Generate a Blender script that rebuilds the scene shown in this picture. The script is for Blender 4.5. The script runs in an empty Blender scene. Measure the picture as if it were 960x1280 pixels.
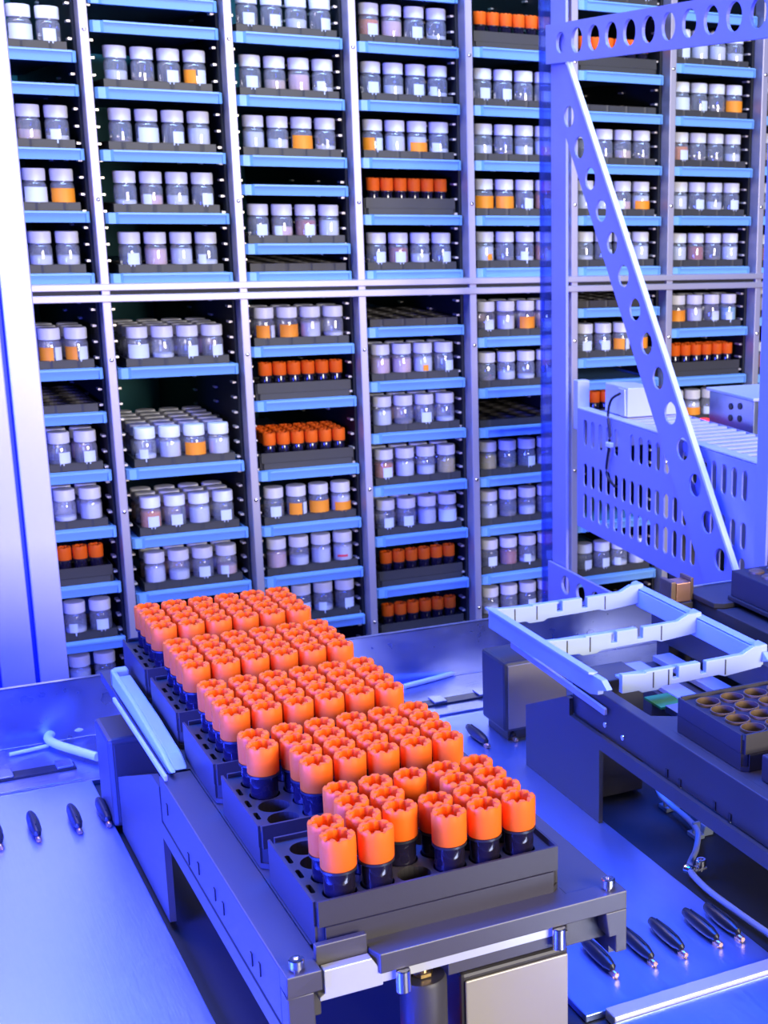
import bpy, bmesh, math, random
from mathutils import Vector, Matrix
random.seed(7)
SC = bpy.context.scene
COL = SC.collection
PI = math.pi

# ------------------------------------------------------------------ camera
RX = Vector((0.8551, -0.5181, 0.0213)).normalized()
RZ = Vector((0.5045, 0.8219, -0.2644)).normalized()
RY = RZ.cross(RX).normalized()
RX = RY.cross(RZ).normalized()
FPX, CX, CY = 1809.5, 859.9, 721.8
CAM = Vector((-0.1753, -0.61295, 0.35654))


def at(px, py, axis, val):
    """point of the photograph's pixel ray on a plane x/y/z = val"""
    d = RX * ((px - CX) / FPX) + RY * ((py - CY) / FPX) + RZ
    i = 'xyz'.index(axis)
    return CAM + d * ((val - CAM[i]) / d[i])


cd = bpy.data.cameras.new('camera')
cam = bpy.data.objects.new('camera', cd)
COL.objects.link(cam)
m = Matrix.Identity(4)
for i in range(3):
    m[i][0] = RX[i]; m[i][1] = -RY[i]; m[i][2] = -RZ[i]; m[i][3] = CAM[i]
cam.matrix_world = m
cd.sensor_fit = 'HORIZONTAL'
cd.sensor_width = 36
cd.lens = FPX / 960 * 36
cd.shift_x = (480 - CX) / 960
cd.shift_y = (CY - 640) / 960
cd.clip_start = 0.02
cd.clip_end = 50
cd.dof.use_dof = True
cd.dof.focus_distance = 0.86
cd.dof.aperture_fstop = 45
SC.camera = cam

# ------------------------------------------------------------------ materials
MATS = {}


def mat(name, base, rough=0.5, metal=0.0, spec=0.5, bump=0, bscale=(200, 200, 200), var=0, coat=0, emit=None, estr=0):
    if name in MATS:
        return MATS[name]
    mt = bpy.data.materials.new(name)
    mt.use_nodes = True
    nt = mt.node_tree
    b = nt.nodes['Principled BSDF']
    b.inputs['Base Color'].default_value = (*base, 1)
    b.inputs['Roughness'].default_value = rough
    b.inputs['Metallic'].default_value = metal
    b.inputs['Specular IOR Level'].default_value = spec
    b.inputs['Coat Weight'].default_value = coat
    if emit:
        b.inputs['Emission Color'].default_value = (*emit, 1)
        b.inputs['Emission Strength'].default_value = estr
    if bump or var:
        tc = nt.nodes.new('ShaderNodeTexCoord')
        mp = nt.nodes.new('ShaderNodeMapping')
        mp.inputs['Scale'].default_value = bscale
        nz = nt.nodes.new('ShaderNodeTexNoise')
        nz.inputs['Scale'].default_value = 1.0
        nz.inputs['Detail'].default_value = 3
        nt.links.new(tc.outputs['Object'], mp.inputs['Vector'])
        nt.links.new(mp.outputs['Vector'], nz.inputs['Vector'])
        if bump:
            bp = nt.nodes.new('ShaderNodeBump')
            bp.inputs['Strength'].default_value = bump
            bp.inputs['Distance'].default_value = 0.0004
            nt.links.new(nz.outputs['Fac'], bp.inputs['Height'])
            nt.links.new(bp.outputs['Normal'], b.inputs['Normal'])
        if var:
            mr = nt.nodes.new('ShaderNodeMapRange')
            mr.inputs['To Min'].default_value = max(0, rough - var)
            mr.inputs['To Max'].default_value = min(1, rough + var)
            nt.links.new(nz.outputs['Fac'], mr.inputs['Value'])
            nt.links.new(mr.outputs['Result'], b.inputs['Roughness'])
    MATS[name] = mt
    return mt


def thin_glass(name, tint, gloss=0.12, haze=0.1, hazecol=(.8, .8, .9)):
    mt = bpy.data.materials.new(name)
    mt.use_nodes = True
    nt = mt.node_tree
    nt.nodes.remove(nt.nodes['Principled BSDF'])
    out = nt.nodes['Material Output']
    tr = nt.nodes.new('ShaderNodeBsdfTransparent'); tr.inputs[0].default_value = (*tint, 1)
    gl = nt.nodes.new('ShaderNodeBsdfGlossy'); gl.inputs['Roughness'].default_value = 0.06
    df = nt.nodes.new('ShaderNodeBsdfDiffuse'); df.inputs[0].default_value = (*hazecol, 1)
    lw = nt.nodes.new('ShaderNodeLayerWeight'); lw.inputs['Blend'].default_value = 0.35
    mr = nt.nodes.new('ShaderNodeMapRange'); mr.inputs['To Min'].default_value = gloss * .5; mr.inputs['To Max'].default_value = min(1, gloss * 4)
    nt.links.new(lw.outputs['Fresnel'], mr.inputs['Value'])
    m1 = nt.nodes.new('ShaderNodeMixShader'); m1.inputs[0].default_value = haze
    m2 = nt.nodes.new('ShaderNodeMixShader')
    nt.links.new(tr.outputs[0], m1.inputs[1]); nt.links.new(df.outputs[0], m1.inputs[2])
    nt.links.new(mr.outputs[0], m2.inputs[0])
    nt.links.new(m1.outputs[0], m2.inputs[1]); nt.links.new(gl.outputs[0], m2.inputs[2])
    nt.links.new(m2.outputs[0], out.inputs['Surface'])
    return mt


ORANGE = mat('orange_plastic', (1.0, .15, .010), .5, spec=.15, bump=.15, bscale=(900, 900, 900))
DARKGLASS = mat('dark_amber_glass', (.012, .009, .02), .10, spec=.6, coat=.3)
BLACK = mat('black_plastic', (.045, .040, .037), .45, spec=.35, bump=.1, bscale=(1500, 1500, 1500))
ANOD = mat('black_anodised_aluminium', (.062, .056, .053), .40, metal=.0, spec=.5, bump=.08, bscale=(1200, 1200, 1200))
DEEP = mat('shelf_black', (.012, .012, .014), .6)
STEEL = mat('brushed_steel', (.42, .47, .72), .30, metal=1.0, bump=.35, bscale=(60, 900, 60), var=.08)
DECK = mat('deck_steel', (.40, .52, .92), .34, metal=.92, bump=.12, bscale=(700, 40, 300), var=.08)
SATIN = mat('satin_aluminium', (.72, .70, .78), .38, metal=.55, bump=.1, bscale=(30, 30, 900))
PAINT = mat('lavender_painted_sheet', (.36, .37, .74), .42, metal=.2)
PAINT2 = mat('pale_painted_housing', (.55, .56, .78), .45)
TRAYB = mat('light_blue_plastic', (.20, .43, .85), .40, bump=.05, bscale=(400, 400, 400))
FRAMEB = mat('pale_blue_grey_plastic', (.42, .50, .58), .45)
CHROME = mat('polished_screw_steel', (.85, .85, .88), .18, metal=1)
BRASS = mat('brass', (.85, .55, .18), .3, metal=1)
COPPER = mat('copper', (.80, .42, .24), .33, metal=.9)
BRONZE = mat('bronze_insert', (.30, .19, .10), .35, metal=.6)
BEIGE = mat('beige_motor_shell', (.36, .32, .25), .45, metal=.25)
CABLE = mat('white_cable_sheath', (.75, .76, .80), .4)
GREYCLIP = mat('grey_nylon', (.30, .36, .45), .5)
GREEN = mat('green_circuit_board', (.05, .35, .06), .45)
CAPW = mat('white_cap_plastic', (.84, .83, .86), .45, bump=.1, bscale=(800, 800, 100))
LABW = mat('white_label_paper', (.70, .72, .82), .6)
LABO = mat('orange_label_paper', (1.0, .30, .01), .55)
TEAL = mat('teal_back_panel', (.03, .30, .32), .5)  # teal light on the back wall is put into the base colour
RUBBER = mat('black_rubber', (.02, .02, .025), .35)
DOOR = mat('silver_door_profile', (.62, .58, .62), .36, metal=.35, bump=.08, bscale=(900, 900, 20))
BLUEGAP = mat('blue_seal_strip', (.02, .06, .75), .4)
PANEL_DARK = mat('dark_pan', (.02, .022, .03), .5)
GLASS = thin_glass('vial_glass', (.94, .95, .98), .14, .17)  # diffuse haze mixed in to make the clear jars look lit
ACRYL = thin_glass('blue_acrylic', (.40, .50, .95), .12, .12, (.3, .4, .9))
REDLED = mat('red_indicator', (.9, .02, .02), .3, emit=(1, .01, .015), estr=4)
POWD = {}
for k, c in {'w': (.80, .80, .86), 'p': (.85, .55, .50), 'r': (.50, .10, .05), 'b': (.72, .52, .38), 'O': (.85, .25, .01),
             'y': (.70, .50, .05), 'd': (.18, .13, .12), 't': (.30, .60, .65)}.items():
    POWD[k] = mat('vial_contents_' + k, c, .6, bump=.3, bscale=(500, 500, 500))
REDP = mat('red_print', (.8, .05, .08), .6)


# ------------------------------------------------------------------ mesh helpers
class MB:
    def __init__(s):
        s.v = []; s.f = []; s.sm = []

    def add(s, vs, fs, smooth=False):
        o = len(s.v)
        s.v += [tuple(p) for p in vs]
        for f in fs:
            s.f.append(tuple(i + o for i in f)); s.sm.append(smooth)
        return s

    def box(s, x0, x1, y0, y1, z0, z1):
        vs = [(x, y, z) for z in (z0, z1) for y in (y0, y1) for x in (x0, x1)]
        return s.add(vs, [(0, 2, 3, 1), (4, 5, 7, 6), (0, 1, 5, 4), (2, 6, 7, 3), (0, 4, 6, 2), (1, 3, 7, 5)])

    def prism(s, poly, axis, a, b):
        """poly in the other two axes (cyclic order after axis): x->(y,z) y->(x,z) z->(x,y)"""
        def P(u, v, w):
            return {'x': (w, u, v), 'y': (u, w, v), 'z': (u, v, w)}[axis]
        n = len(poly)
        vs = [P(u, v, a) for u, v in poly] + [P(u, v, b) for u, v in poly]
        fs = [tuple(range(n))[::-1], tuple(range(n, 2 * n))]
        fs += [(i, (i + 1) % n, n + (i + 1) % n, n + i) for i in range(n)]
        return s.add(vs, fs)

    def lathe(s, prof, n=24, c=(0, 0, 0), axis='z', smooth=True, rfun=None):
        vs = []; fs = []
        for k, (r, z) in enumerate(prof):
            for j in range(n):
                a = 2 * PI * j / n
                rr = r if rfun is None else rfun(k, a, r)
                u, v = rr * math.cos(a), rr * math.sin(a)
                p = {'z': (u, v, z), 'y': (u, z, v), 'x': (z, u, v)}[axis]
                vs.append((p[0] + c[0], p[1] + c[1], p[2] + c[2]))
        for k in range(len(prof) - 1):
            for j in range(n):
                a, b = k * n + j, k * n + (j + 1) % n
                fs.append((a, b, b + n, a + n))
        fs.append(tuple(range(n))[::-1])
        fs.append(tuple(range((len(prof) - 1) * n, len(prof) * n)))
        return s.add(vs, fs, smooth)

    def tube(s, path, r, n=10):
        pts = [Vector(p) for p in path]
        # catmull-rom resample
        out = []
        for i in range(len(pts) - 1):
            p0, p1, p2, p3 = pts[max(i - 1, 0)], pts[i], pts[i + 1], pts[min(i + 2, len(pts) - 1)]
            for t in [q / 8 for q in range(8)]:
                out.append(.5 * ((2 * p1) + (p2 - p0) * t + (2 * p0 - 5 * p1 + 4 * p2 - p3) * t * t + (3 * p1 - p0 - 3 * p2 + p3) * t ** 3))
        out.append(pts[-1])
        vs = []; fs = []
        up = Vector((0, 0, 1))
        for i, p in enumerate(out):
            d = (out[min(i + 1, len(out) - 1)] - out[max(i - 1, 0)]).normalized()
            a = d.cross(up)
            if a.length < 1e-3: a = d.cross(Vector((1, 0, 0)))
            a.normalize(); b = d.cross(a)
            for j in range(n):
                t = 2 * PI * j / n
                vs.append(p + a * (r * math.cos(t)) + b * (r * math.sin(t)))
        for i in range(len(out) - 1):
            for j in range(n):
                q, w = i * n + j, i * n + (j + 1) % n
                fs.append((q, w, w + n, q + n))
        fs.append(tuple(range(n))[::-1]); fs.append(tuple(range((len(out) - 1) * n, len(out) * n)))
        return s.add(vs, fs, True)

    def plate(s, outline, holes, th, M=None):
        """flat sheet with holes: filled 2D curve extruded by th along its normal, placed by matrix M"""
        cu = bpy.data.curves.new('tmp', 'CURVE'); cu.dimensions = '2D'; cu.fill_mode = 'BOTH'
        for loop in [outline] + holes:
            sp = cu.splines.new('POLY'); sp.points.add(len(loop) - 1); sp.use_cyclic_u = True
            for p, q in zip(sp.points, loop): p.co = (q[0], q[1], 0, 1)
        cu.extrude = th / 2
        o = bpy.data.objects.new('tmp', cu); COL.objects.link(o)
        dg = bpy.context.evaluated_depsgraph_get()
        me = bpy.data.meshes.new_from_object(o.evaluated_get(dg))
        M = M or Matrix.Identity(4)
        vs = [M @ Vector((v.co.x, v.co.y, v.co.z + th / 2)) for v in me.vertices]
        fs = [tuple(p.vertices) for p in me.polygons]
        s.add(vs, fs)
        bpy.data.objects.remove(o); bpy.data.curves.remove(cu); bpy.data.meshes.remove(me)
        return s

    def mesh(s, name, material):
        me = bpy.data.meshes.new(name)
        me.from_pydata(s.v, [], s.f)
        bm = bmesh.new(); bm.from_mesh(me)
        bmesh.ops.remove_doubles(bm, verts=bm.verts, dist=1e-6)
        bmesh.ops.recalc_face_normals(bm, faces=bm.faces)
        bm.to_mesh(me); bm.free()
        if any(s.sm):
            me.polygons.foreach_set('use_smooth', [True] * len(me.polygons))
            me.set_sharp_from_angle(angle=math.radians(38))
        me.materials.append(material)
        return me


def link(name, data, parent=None, loc=(0, 0, 0), rz=0):
    o = bpy.data.objects.new(name, data)
    COL.objects.link(o)
    o.location = loc
    o.rotation_euler = (0, 0, rz)
    if parent: o.parent = parent
    return o


def obj(name, mb, material, parent=None, loc=(0, 0, 0), bev=0, rz=0):
    me = mb.mesh(name, material) if isinstance(mb, MB) else mb
    o = link(name, me, parent, loc, rz)
    if bev:
        b = o.modifiers.new('bevel', 'BEVEL'); b.width = bev; b.segments = 2; b.limit_method = 'ANGLE'; b.angle_limit = math.radians(50)
    return o


SEEN = {}


def tag(o, label, cat, group=None):
    n = len(label.replace('-', ' ').split())
    w = len(label.split())
    if not 4 <= w <= 16: print('LABEL LENGTH', w, label)
    if label in SEEN: print('DUP LABEL', label)
    SEEN[label] = 1
    o['label'] = label; o['category'] = cat
    if group: o['group'] = group
    return o


def thing(name, label, cat, loc=(0, 0, 0), group=None, rz=0):
    return tag(link(name, None, None, loc, rz), label, cat, group)


def circ(x, y, r, n=20):
    return [(x + r * math.cos(2 * PI * k / n), y + r * math.sin(2 * PI * k / n)) for k in range(n)]


def slot(x, y, w, h, n=8):
    """vertical rounded slot centred x,y"""
    r = w / 2; k = h / 2 - r
    return [(x + r * math.cos(PI * i / n), y + k + r * math.sin(PI * i / n)) for i in range(n + 1)] + \
           [(x + r * math.cos(PI + PI * i / n), y - k + r * math.sin(PI + PI * i / n)) for i in range(n + 1)]


YZ = Matrix(((0, 0, 1, 0), (1, 0, 0, 0), (0, 1, 0, 0), (0, 0, 0, 1)))     # plate (u,v) -> (y,z), thickness +x


def yz(x): return Matrix.Translation((x, 0, 0)) @ YZ


ORD = ['zeroth', 'first', 'second', 'third', 'fourth', 'fifth', 'sixth', 'seventh', 'eighth', 'ninth', 'tenth']

# ------------------------------------------------------------------ shared meshes
# orange screw cap with a lobed socket and a notched rim
def cap_mesh():
    n = 48; R = .0088; H = .0165
    def rf(k, a, r):
        if k in (5, 6): return r + .0008 * math.cos(8 * a)
        return r
    prof = [(R - .0006, 0), (R - .0001, .0008), (R, H - .005), (R, H - .0008), (R - .0006, H), (.0060, H), (.0056, H - .0075), (.0004, H - .0078)]
    mb = MB(); mb.lathe(prof, n, rfun=rf)
    # notches in the rim and flutes on the upper skirt
    vs = []
    for i, (x, y, z) in enumerate(mb.v):
        k, j = divmod(i, n)
        q = j % 6
        if k in (4, 5) and q in (0, 1): z -= .0008
        if k == 3 and q in (0, 1): x *= .975; y *= .975; z -= .0006
        vs.append((x, y, z))
    mb.v = vs
    return mb.mesh('orange_cap', ORANGE)


CAPM = cap_mesh()
TUBEM = MB().lathe([(.003, 0), (.0062, .0012), (.0076, .004), (.0076, .0275), (.0070, .0295), (.0070, .0335)], 24).mesh('tube_body', DARKGLASS)
LINERM = MB().lathe([(.0088, .0), (.0088, .0012), (.0080, .0012)], 24).mesh('cap_ring', RUBBER)
RT = .0035   # tube foot above rack foot


def rack24_meshes():
    L, W, H = .1278, .0855, .0205
    c = .004
    out = [(c, .0025), (L - c, .0025), (L - .0012, c), (L - .0012, W - c), (L - c, W - .0025), (c, W - .0025), (.0012, W - c), (.0012, c)]
    holes = [circ(L / 2 + (i - 2.5) * .019, W / 2 + (j - 1.5) * .018, .0084, 20) for i in range(6) for j in range(4)]
    holes += [slot(.0048, W / 2 + (j - 1) * .018, .0024, .010, 5) for j in range(3)]
    mb = MB(); mb.plate(out, holes, H - .003, Matrix.Translation((0, 0, .003)))
    top = mb.mesh('rack_block', BLACK)
    mb = MB(); mb.prism([(c, 0), (L - c, 0), (L, c), (L, W - c), (L - c, W), (c, W), (0, W - c), (0, c)], 'z', 0, .003)
    # skirt: four low walls round the foot
    t = .0011
    mb.box(c, L - c, 0, t, .003, .0115); mb.box(c, L - c, W - t, W, .003, .0115)
    mb.box(0, t, c, W - c, .003, .0115); mb.box(L - t, L, c, W - c, .003, .0115)
    foot = mb.mesh('rack_foot', BLACK)
    # raised rim along the front and back edges
    a = MB().box(.0012, L - .0012, .0008, .0024, .0118, .0250).mesh('front_wall', BLACK)
    sd = [MB().box(x, x + .0013, .0045, W - .0045, .0118, .0240).mesh('side_wall', BLACK) for x in (-.0002, L - .0011)]
    b = MB().box(.004, L - .004, W - .0024, W - .0008, .0118, .0230).mesh('back_wall', BLACK)
    return top, foot, a, b, sd


RBLOCK, RFOOT, RFRONT, RBACK, RSIDES = rack24_meshes()


def make_rack24(loc, label, group, name='tube_rack'):
    t = thing(name, label, 'rack', loc, group)
    link('rack_block', RBLOCK, t); link('rack_foot', RFOOT, t); link('front_wall', RFRONT, t); link('back_wall', RBACK, t)
    for q in RSIDES: link('side_wall', q, t)
    return t


def make_tube(loc, label, group):
    t = thing('sample_tube', label, 'tube', loc, group)
    a = random.uniform(0, 6.28)
    link('tube_body', TUBEM, t)
    link('cap_ring', LINERM, t, (0, 0, .0293))
    link('screw_cap', CAPM, t, (0, 0, .0306), a)
    return t


def tube_xy(i, j): return (.1278 / 2 + (i - 2.5) * .019, .0855 / 2 + (j - 1.5) * .018)


# ------------------------------------------------------------------ left carrier with five racks
C1 = thing('rack_carrier', 'black carrier bed holding the five racks of orange-capped tubes', 'carrier', (0, 0, 0))


def beam(mb, x0, x1, y0, y1): mb.box(x0, x1, y0, y1, -.031, 0)


obj('left_rail', MB().box(-.020, -.001, -.004, .252, -.031, -.0006), ANOD, C1, bev=.0008)
obj('right_rail', MB().box(.1285, .158, -.004, .47, -.031, -.0006), ANOD, C1, bev=.0008)
obj('bed_plate', MB().prism([(-.001, .010), (.1285, .010), (.1285, .47), (-.016, .47), (-.016, .254), (-.001, .254)], 'z', -.008, -.0006), ANOD, C1)


def side_plate(x, th, parent, pts, name='side_plate'):
    mb = MB(); mb.prism(pts + [(.252, -.0315), (-.003, -.0315), (-.003, -.042), (.252, -.042), (.252, -.1)], 'x', x, x + th)
    return obj(name, mb, ANOD, parent)


side_plate(-.0205, .004, C1, [(.402, -.1), (.402, -.058), (.275, -.0085), (.253, -.0085)])
side_plate(.1545, .0035, C1, [(.402, -.1), (.402, -.058), (.31, -.0315)])
# front crossbar with its legs
mb = MB(); mb.prism([(.0245, -.0165), (.158, -.0165), (.158, -.004), (.1285, -.004), (.1285, .0095), (.022, .0095), (.022, -.0085)], 'z', -.0105, 0)
obj('front_bar', mb, ANOD, C1, bev=.0006)
mb = MB(); mb.box(-.020, -.0035, -.0165, -.004, -.0105, 0); mb.box(-.020, -.0075, -.0165, -.0045, -.1, -.0105)
obj('front_leg', mb, ANOD, C1, bev=.0006)
mb = MB(); mb.prism([(.1455, -.0105), (.158, -.0105), (.158, -.0345), (.1515, -.0345), (.1515, -.0245), (.1475, -.0245)], 'y', -.0165, -.0045)
obj('front_leg', mb, ANOD, C1, bev=.0005)
obj('face_plate', MB().box(-.0035, .0215, -.0075, -.0035, -.012, .0075), ANOD, C1, bev=.0005)
mb = MB(); mb.prism([(-.0045, -.0175), (.0262, -.0175), (.0262, -.0108), (.021, -.002), (-.002, -.002), (-.002, -.014), (-.0045, -.0155)], 'y', -.0145, -.0085)
obj('bright_bracket', mb, mat('bright_aluminium', (.52, .52, .49), .38, metal=.3), C1, bev=.0004)
obj('strip', MB().box(.0262, .117, -.0135, -.0085, -.0165, -.0107), MATS['bright_aluminium'], C1)
obj('lower_bar', MB().box(.06, .126, -.0125, -.004, -.0235, -.0167), ANOD, C1, bev=.0004)
for x in (.0355, .1185):
    obj('spacer', MB().lathe([(.0032, -.0225), (.0036, -.022), (.0036, -.0112), (.0032, -.0107)], 20, (x, -.0165, 0)), CHROME, C1)


def screw_mesh(r=.0036, h=.0048):
    mb = MB()
    mb.lathe([(r * .55, -.004), (r * .55, .0), (r, 0.0), (r, h - .0005), (r - .0005, h), (r * .52, h), (r * .50, h - .0022), (.0002, h - .0024)], 20,
             rfun=lambda k, a, q: q * (1 + .06 * math.cos(6 * a)) if k in (5, 6) else q)
    return mb.mesh('socket_screw', CHROME)


SCREW = screw_mesh()
link('socket_screw', SCREW, C1, (-.0135, -.0105, 0.001)); link('socket_screw', SCREW, C1, (.1505, -.0095, 0.001))
# dowel holes on the rails' outer faces
for y, z in ((.232, -.012), (.18, -.022), (.155, -.017), (.118, -.016), (.10, -.016), (.045, -.018), (.03, -.016)):
    obj('slot_mark', MB().box(-.0206, -.0199, y, y + .003, z - .007, z), RUBBER, C1)

MISSING = {0: {(2, 0), (0, 2), (3, 2), (0, 3)}, 1: {(0, 0), (0, 1)}}
RNAME = ['front rack', 'second rack', 'middle rack', 'fourth rack', 'rearmost rack']
RLAB = ['black tube rack at the front of the carrier, four wells empty',
        'second black tube rack from the front, two left wells empty',
        'middle black tube rack, fully loaded with orange-capped tubes',
        'fourth black tube rack from the front, full of orange-capped tubes',
        'rearmost black tube rack on the carrier, nearest the shelves']
ROWN = ['front row', 'second row', 'third row', 'back row']
COLN = ['leftmost', 'second from left', 'third from left', 'third from right', 'second from right', 'rightmost']
for k in range(5):
    y0 = .095 * k
    make_rack24((0, y0, 0), RLAB[k], 'racks on the near carrier')
    for j in range(4):
        for i in range(6):
            if (i, j) in MISSING.get(k, ()): continue
            x, y = tube_xy(i, j)
            make_tube((x, y0 + y, RT), 'orange-capped dark tube, %s of the %s, %s of the carrier' % (COLN[i], ROWN[j], RNAME[k]), 'orange-capped tubes on the near carrier')


# ------------------------------------------------------------------ pale blue tray frames
def tray_frame(root, x0, x1, bars, z0, z1, yfront, lugs=True):
    yb = bars[-1] + .003
    w = .0045
    # side rails with the long front lugs
    for side, (a, b) in (('left', (x0, x0 + w)), ('right', (x1 - w, x1))):
        mb = MB()
        mb.prism([(yfront, z0 + .003), (yfront + .012, z0), (yb, z0), (yb, z1), (bars[0] + .02, z1), (bars[0] - .004, z1 + .0), (bars[0] - .012, z1 - .005), (yfront, z0 + .006)], 'x', a, b)
        # outward flared ledge
        if side == 'left':
            mb.prism([(a, z1), (a - .003, z1 + .001), (a - .003, z1 + .0025), (a + w, z1 + .0012)], 'y', bars[0] + .01, yb)
        else:
            mb.prism([(b - w, z1 + .0012), (b + .003, z1 + .0025), (b + .003, z1 + .001), (b, z1)], 'y', bars[0] + .01, yb)
        obj('side_rail', mb, FRAMEB, root, bev=.0008)
    n = len(bars)
    xr0 = x0
    for q, y in enumerate(bars):
        x0 = (.2965 - w) if q == 0 else xr0
        L = x1 - xr0
        XR = xr0
        # wall with two notches and a raised shoulder at the right end
        u = [x0 + w, XR + .26 * L, XR + .262 * L, XR + .42 * L, XR + .42 * L, XR + .455 * L, XR + .455 * L, XR + .585 * L, XR + .585 * L, XR + .62 * L, XR + .62 * L, x1 - .022, x1 - .012, x1 - w]
        hz = z1
        v = [hz + .001, hz - .001, hz, hz, hz - .0088, hz - .0088, hz, hz, hz - .0088, hz - .0088, hz, hz + .0005, hz + .0050, hz + .0050]
        low = [(x1 - w, z0 + .0035), (XR + .74 * L, z0 + .001), (XR + .70 * L, z0 + .003), (XR + .36 * L, z0 + .002), (XR + .33 * L, z0), (XR + .24 * L, z0), (XR + .22 * L, z0 + .002), (x0 + w, z0 + .002)]
        mb = MB(); mb.prism(list(zip(u, v)) + low, 'y', y - .0025, y + .0025)
        o = obj('cross_wall', mb, FRAMEB, root, bev=.0005)
        mb = MB()
        for fx in (.30, .39, .735) if q == 0 else (.145, .285, .735):                           # thin dark seams between the wall panels
            mb.box(XR + fx * L, XR + fx * L + .0009, y - .0029, y - .0024, z0 + .0025, z1 - .001)
        obj('wall_seam', mb, ANOD, o)
        mb = MB(); mb.box(max(x0 + w, XR + .09 * L), XR + .60 * L, y + .0025, y + .0085, z1 - .0035, z1 - .0018)
        obj('top_ledge', mb, FRAMEB, o, bev=.0004)
        mb = MB(); mb.prism([(x1 - .013, y - .002), (x1 + .001, y - .002), (x1 + .001, y + .012), (x1 - .006, y + .008)], 'z', z1 - .002, z1 + .0052)
        obj('corner_gusset', mb, FRAMEB, root, bev=.0012)
    return root


f1 = thing('tray_frame', 'pale blue tray frame end behind the left side of the tube racks', 'frame', (0, 0, 0), 'pale blue tray frames')
mb = MB(); mb.prism([(.242, .0035), (.250, .0002), (.430, .0002), (.430, .012), (.36, .012), (.27, .008)], 'x', -.0150, -.0115)
obj('side_rail', mb, FRAMEB, f1, bev=.0010)
mb = MB(); mb.prism([(.252, .0005), (.425, .0005), (.425, .0085), (.33, .0085), (.27, .0055)], 'x', -.0113, -.0025)
obj('inner_ledge', mb, FRAMEB, f1, bev=.0012)
mb = MB(); mb.prism([(-.0150, .4255), (-.0035, .4255), (-.0035, .4345), (-.0115, .4345), (-.0150, .430)], 'z', .0005, .0125)
obj('corner_gusset', mb, FRAMEB, f1, bev=.0012)
mb = MB(); mb.prism([(.236, .0015), (.236, .0050), (.40, .0022), (.40, -.0008)], 'x', -.0200, -.0180)
obj('edge_strip', mb, PAINT2, f1, bev=.0005)

f2 = thing('tray_frame', 'pale blue open tray frame with notched walls on the right carrier', 'frame', (0, 0, 0), 'pale blue tray frames')
tray_frame(f2, .2790, .421, [.2445, .339, .4345], -.0003, .0150, .246)
mb = MB(); mb.prism([(.245, -.0135), (.245, -.0085), (.405, -.0042), (.405, -.0092)], 'x', .2835, .2862)
obj('edge_strip', mb, PAINT2, f2, bev=.0005)

# ------------------------------------------------------------------ right carrier
C2 = thing('rack_carrier', 'black right carrier with long side beam and dark cutout', 'carrier', (0, 0, 0))
obj('left_rail', MB().prism([(.287, -.16), (.322, -.16), (.322, .185), (.296, .200), (.296, .302), (.287, .302)], 'z', -.031, -.0005), ANOD, C2, bev=.0008)
obj('right_rail', MB().box(.434, .462, -.16, .44, -.031, -.005), ANOD, C2, bev=.0008)
side_plate(.2835, .0032, C2, [(.377, -.1), (.377, -.0486), (.306, -.0184), (.300, -.0184), (.300, -.0315)])
side_plate(.444, .0032, C2, [(.377, -.1), (.377, -.05), (.33, -.0315)])
for y, z in ((.249, -.0225), (.2226, -.0231)):
    obj('socket_screw', MB().lathe([(.0008, -.0006), (.0019, -.0006), (.0022, 0), (.0022, .0006)], 16, (.2866, y, z), 'x'), CHROME, C2)
for y, z in ((.16, -.024), (.143, -.025), (.10, -.024), (.082, -.025)):
    obj('slot_mark', MB().box(.2863, .2871, y, y + .003, z - .006, z), RUBBER, C2)
mb = MB(); mb.lathe([(.0024, 0), (.0028, .0006), (.0028, .004), (.002, .005)], 16, (.2915, .296, -.0005))
obj('locating_pin', mb, CHROME, C2)
obj('cross_block', MB().box(.322, .434, .16, .18, -.031, -.012), ANOD, C2)
obj('cell_floor', MB().box(.322, .434, -.10, .16, -.031, -.005), ANOD, C2)

# parts seen through the open cells of the frame
t = thing('sensor_block', 'square black sensor block inside the middle cell of the pale blue frame', 'block', (.322, .310, -.0305))
obj('body', MB().box(-.016, .021, -.018, .018, -.07, .024), ANOD, t, bev=.0008)
obj('bracket', MB().box(-.0185, -.0165, -.016, .022, -.07, .020), ANOD, t, bev=.0008)
t = thing('linear_guide', 'two bright steel guide strips running inside the open frame cell', 'guide', (.413, .345, -.035))
obj('wide_strip', MB().box(-.030, -.012, -.10, .055, -.006, -.002), SATIN, t, bev=.0004)
obj('narrow_strip', MB().box(.000, .017, -.10, .055, -.004, .001), SATIN, t, bev=.0004)
obj('base', MB().box(-.034, .0175, -.105, .06, -.066, -.0065), ANOD, t)
t = thing('circuit_board', 'small green circuit board under the nearest frame wall', 'circuit board', (.322, .21, -.010))
obj('board', MB().box(0.0, .020, .02, .045, -.0008, .0008), GREEN, t)
obj('grey_cover', MB().box(.002, .060, -.025, .018, -.002, .003), STEEL, t, bev=.0004)
obj('stand', MB().box(.004, .018, -.02, .04, -.020, -.0022), ANOD, t)


def well_rack(loc, label):
    t = make_rack24(loc, label, 'empty black racks at the right', 'well_rack')
    sl = MB().lathe([(.0074, 0.0035), (.0083, .0035), (.0083, .0225), (.0076, .0225)], 20)
    # hollow sleeve: open lathe without caps
    sl.f = sl.f[:-2]; sl.sm = sl.sm[:-2]
    sm = sl.mesh('well_sleeve', BRONZE)
    for i in range(6):
        for j in range(4):
            x, y = tube_xy(i, j)
            link('well_sleeve', sm, t, (x, y, 0))
    return t


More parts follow.
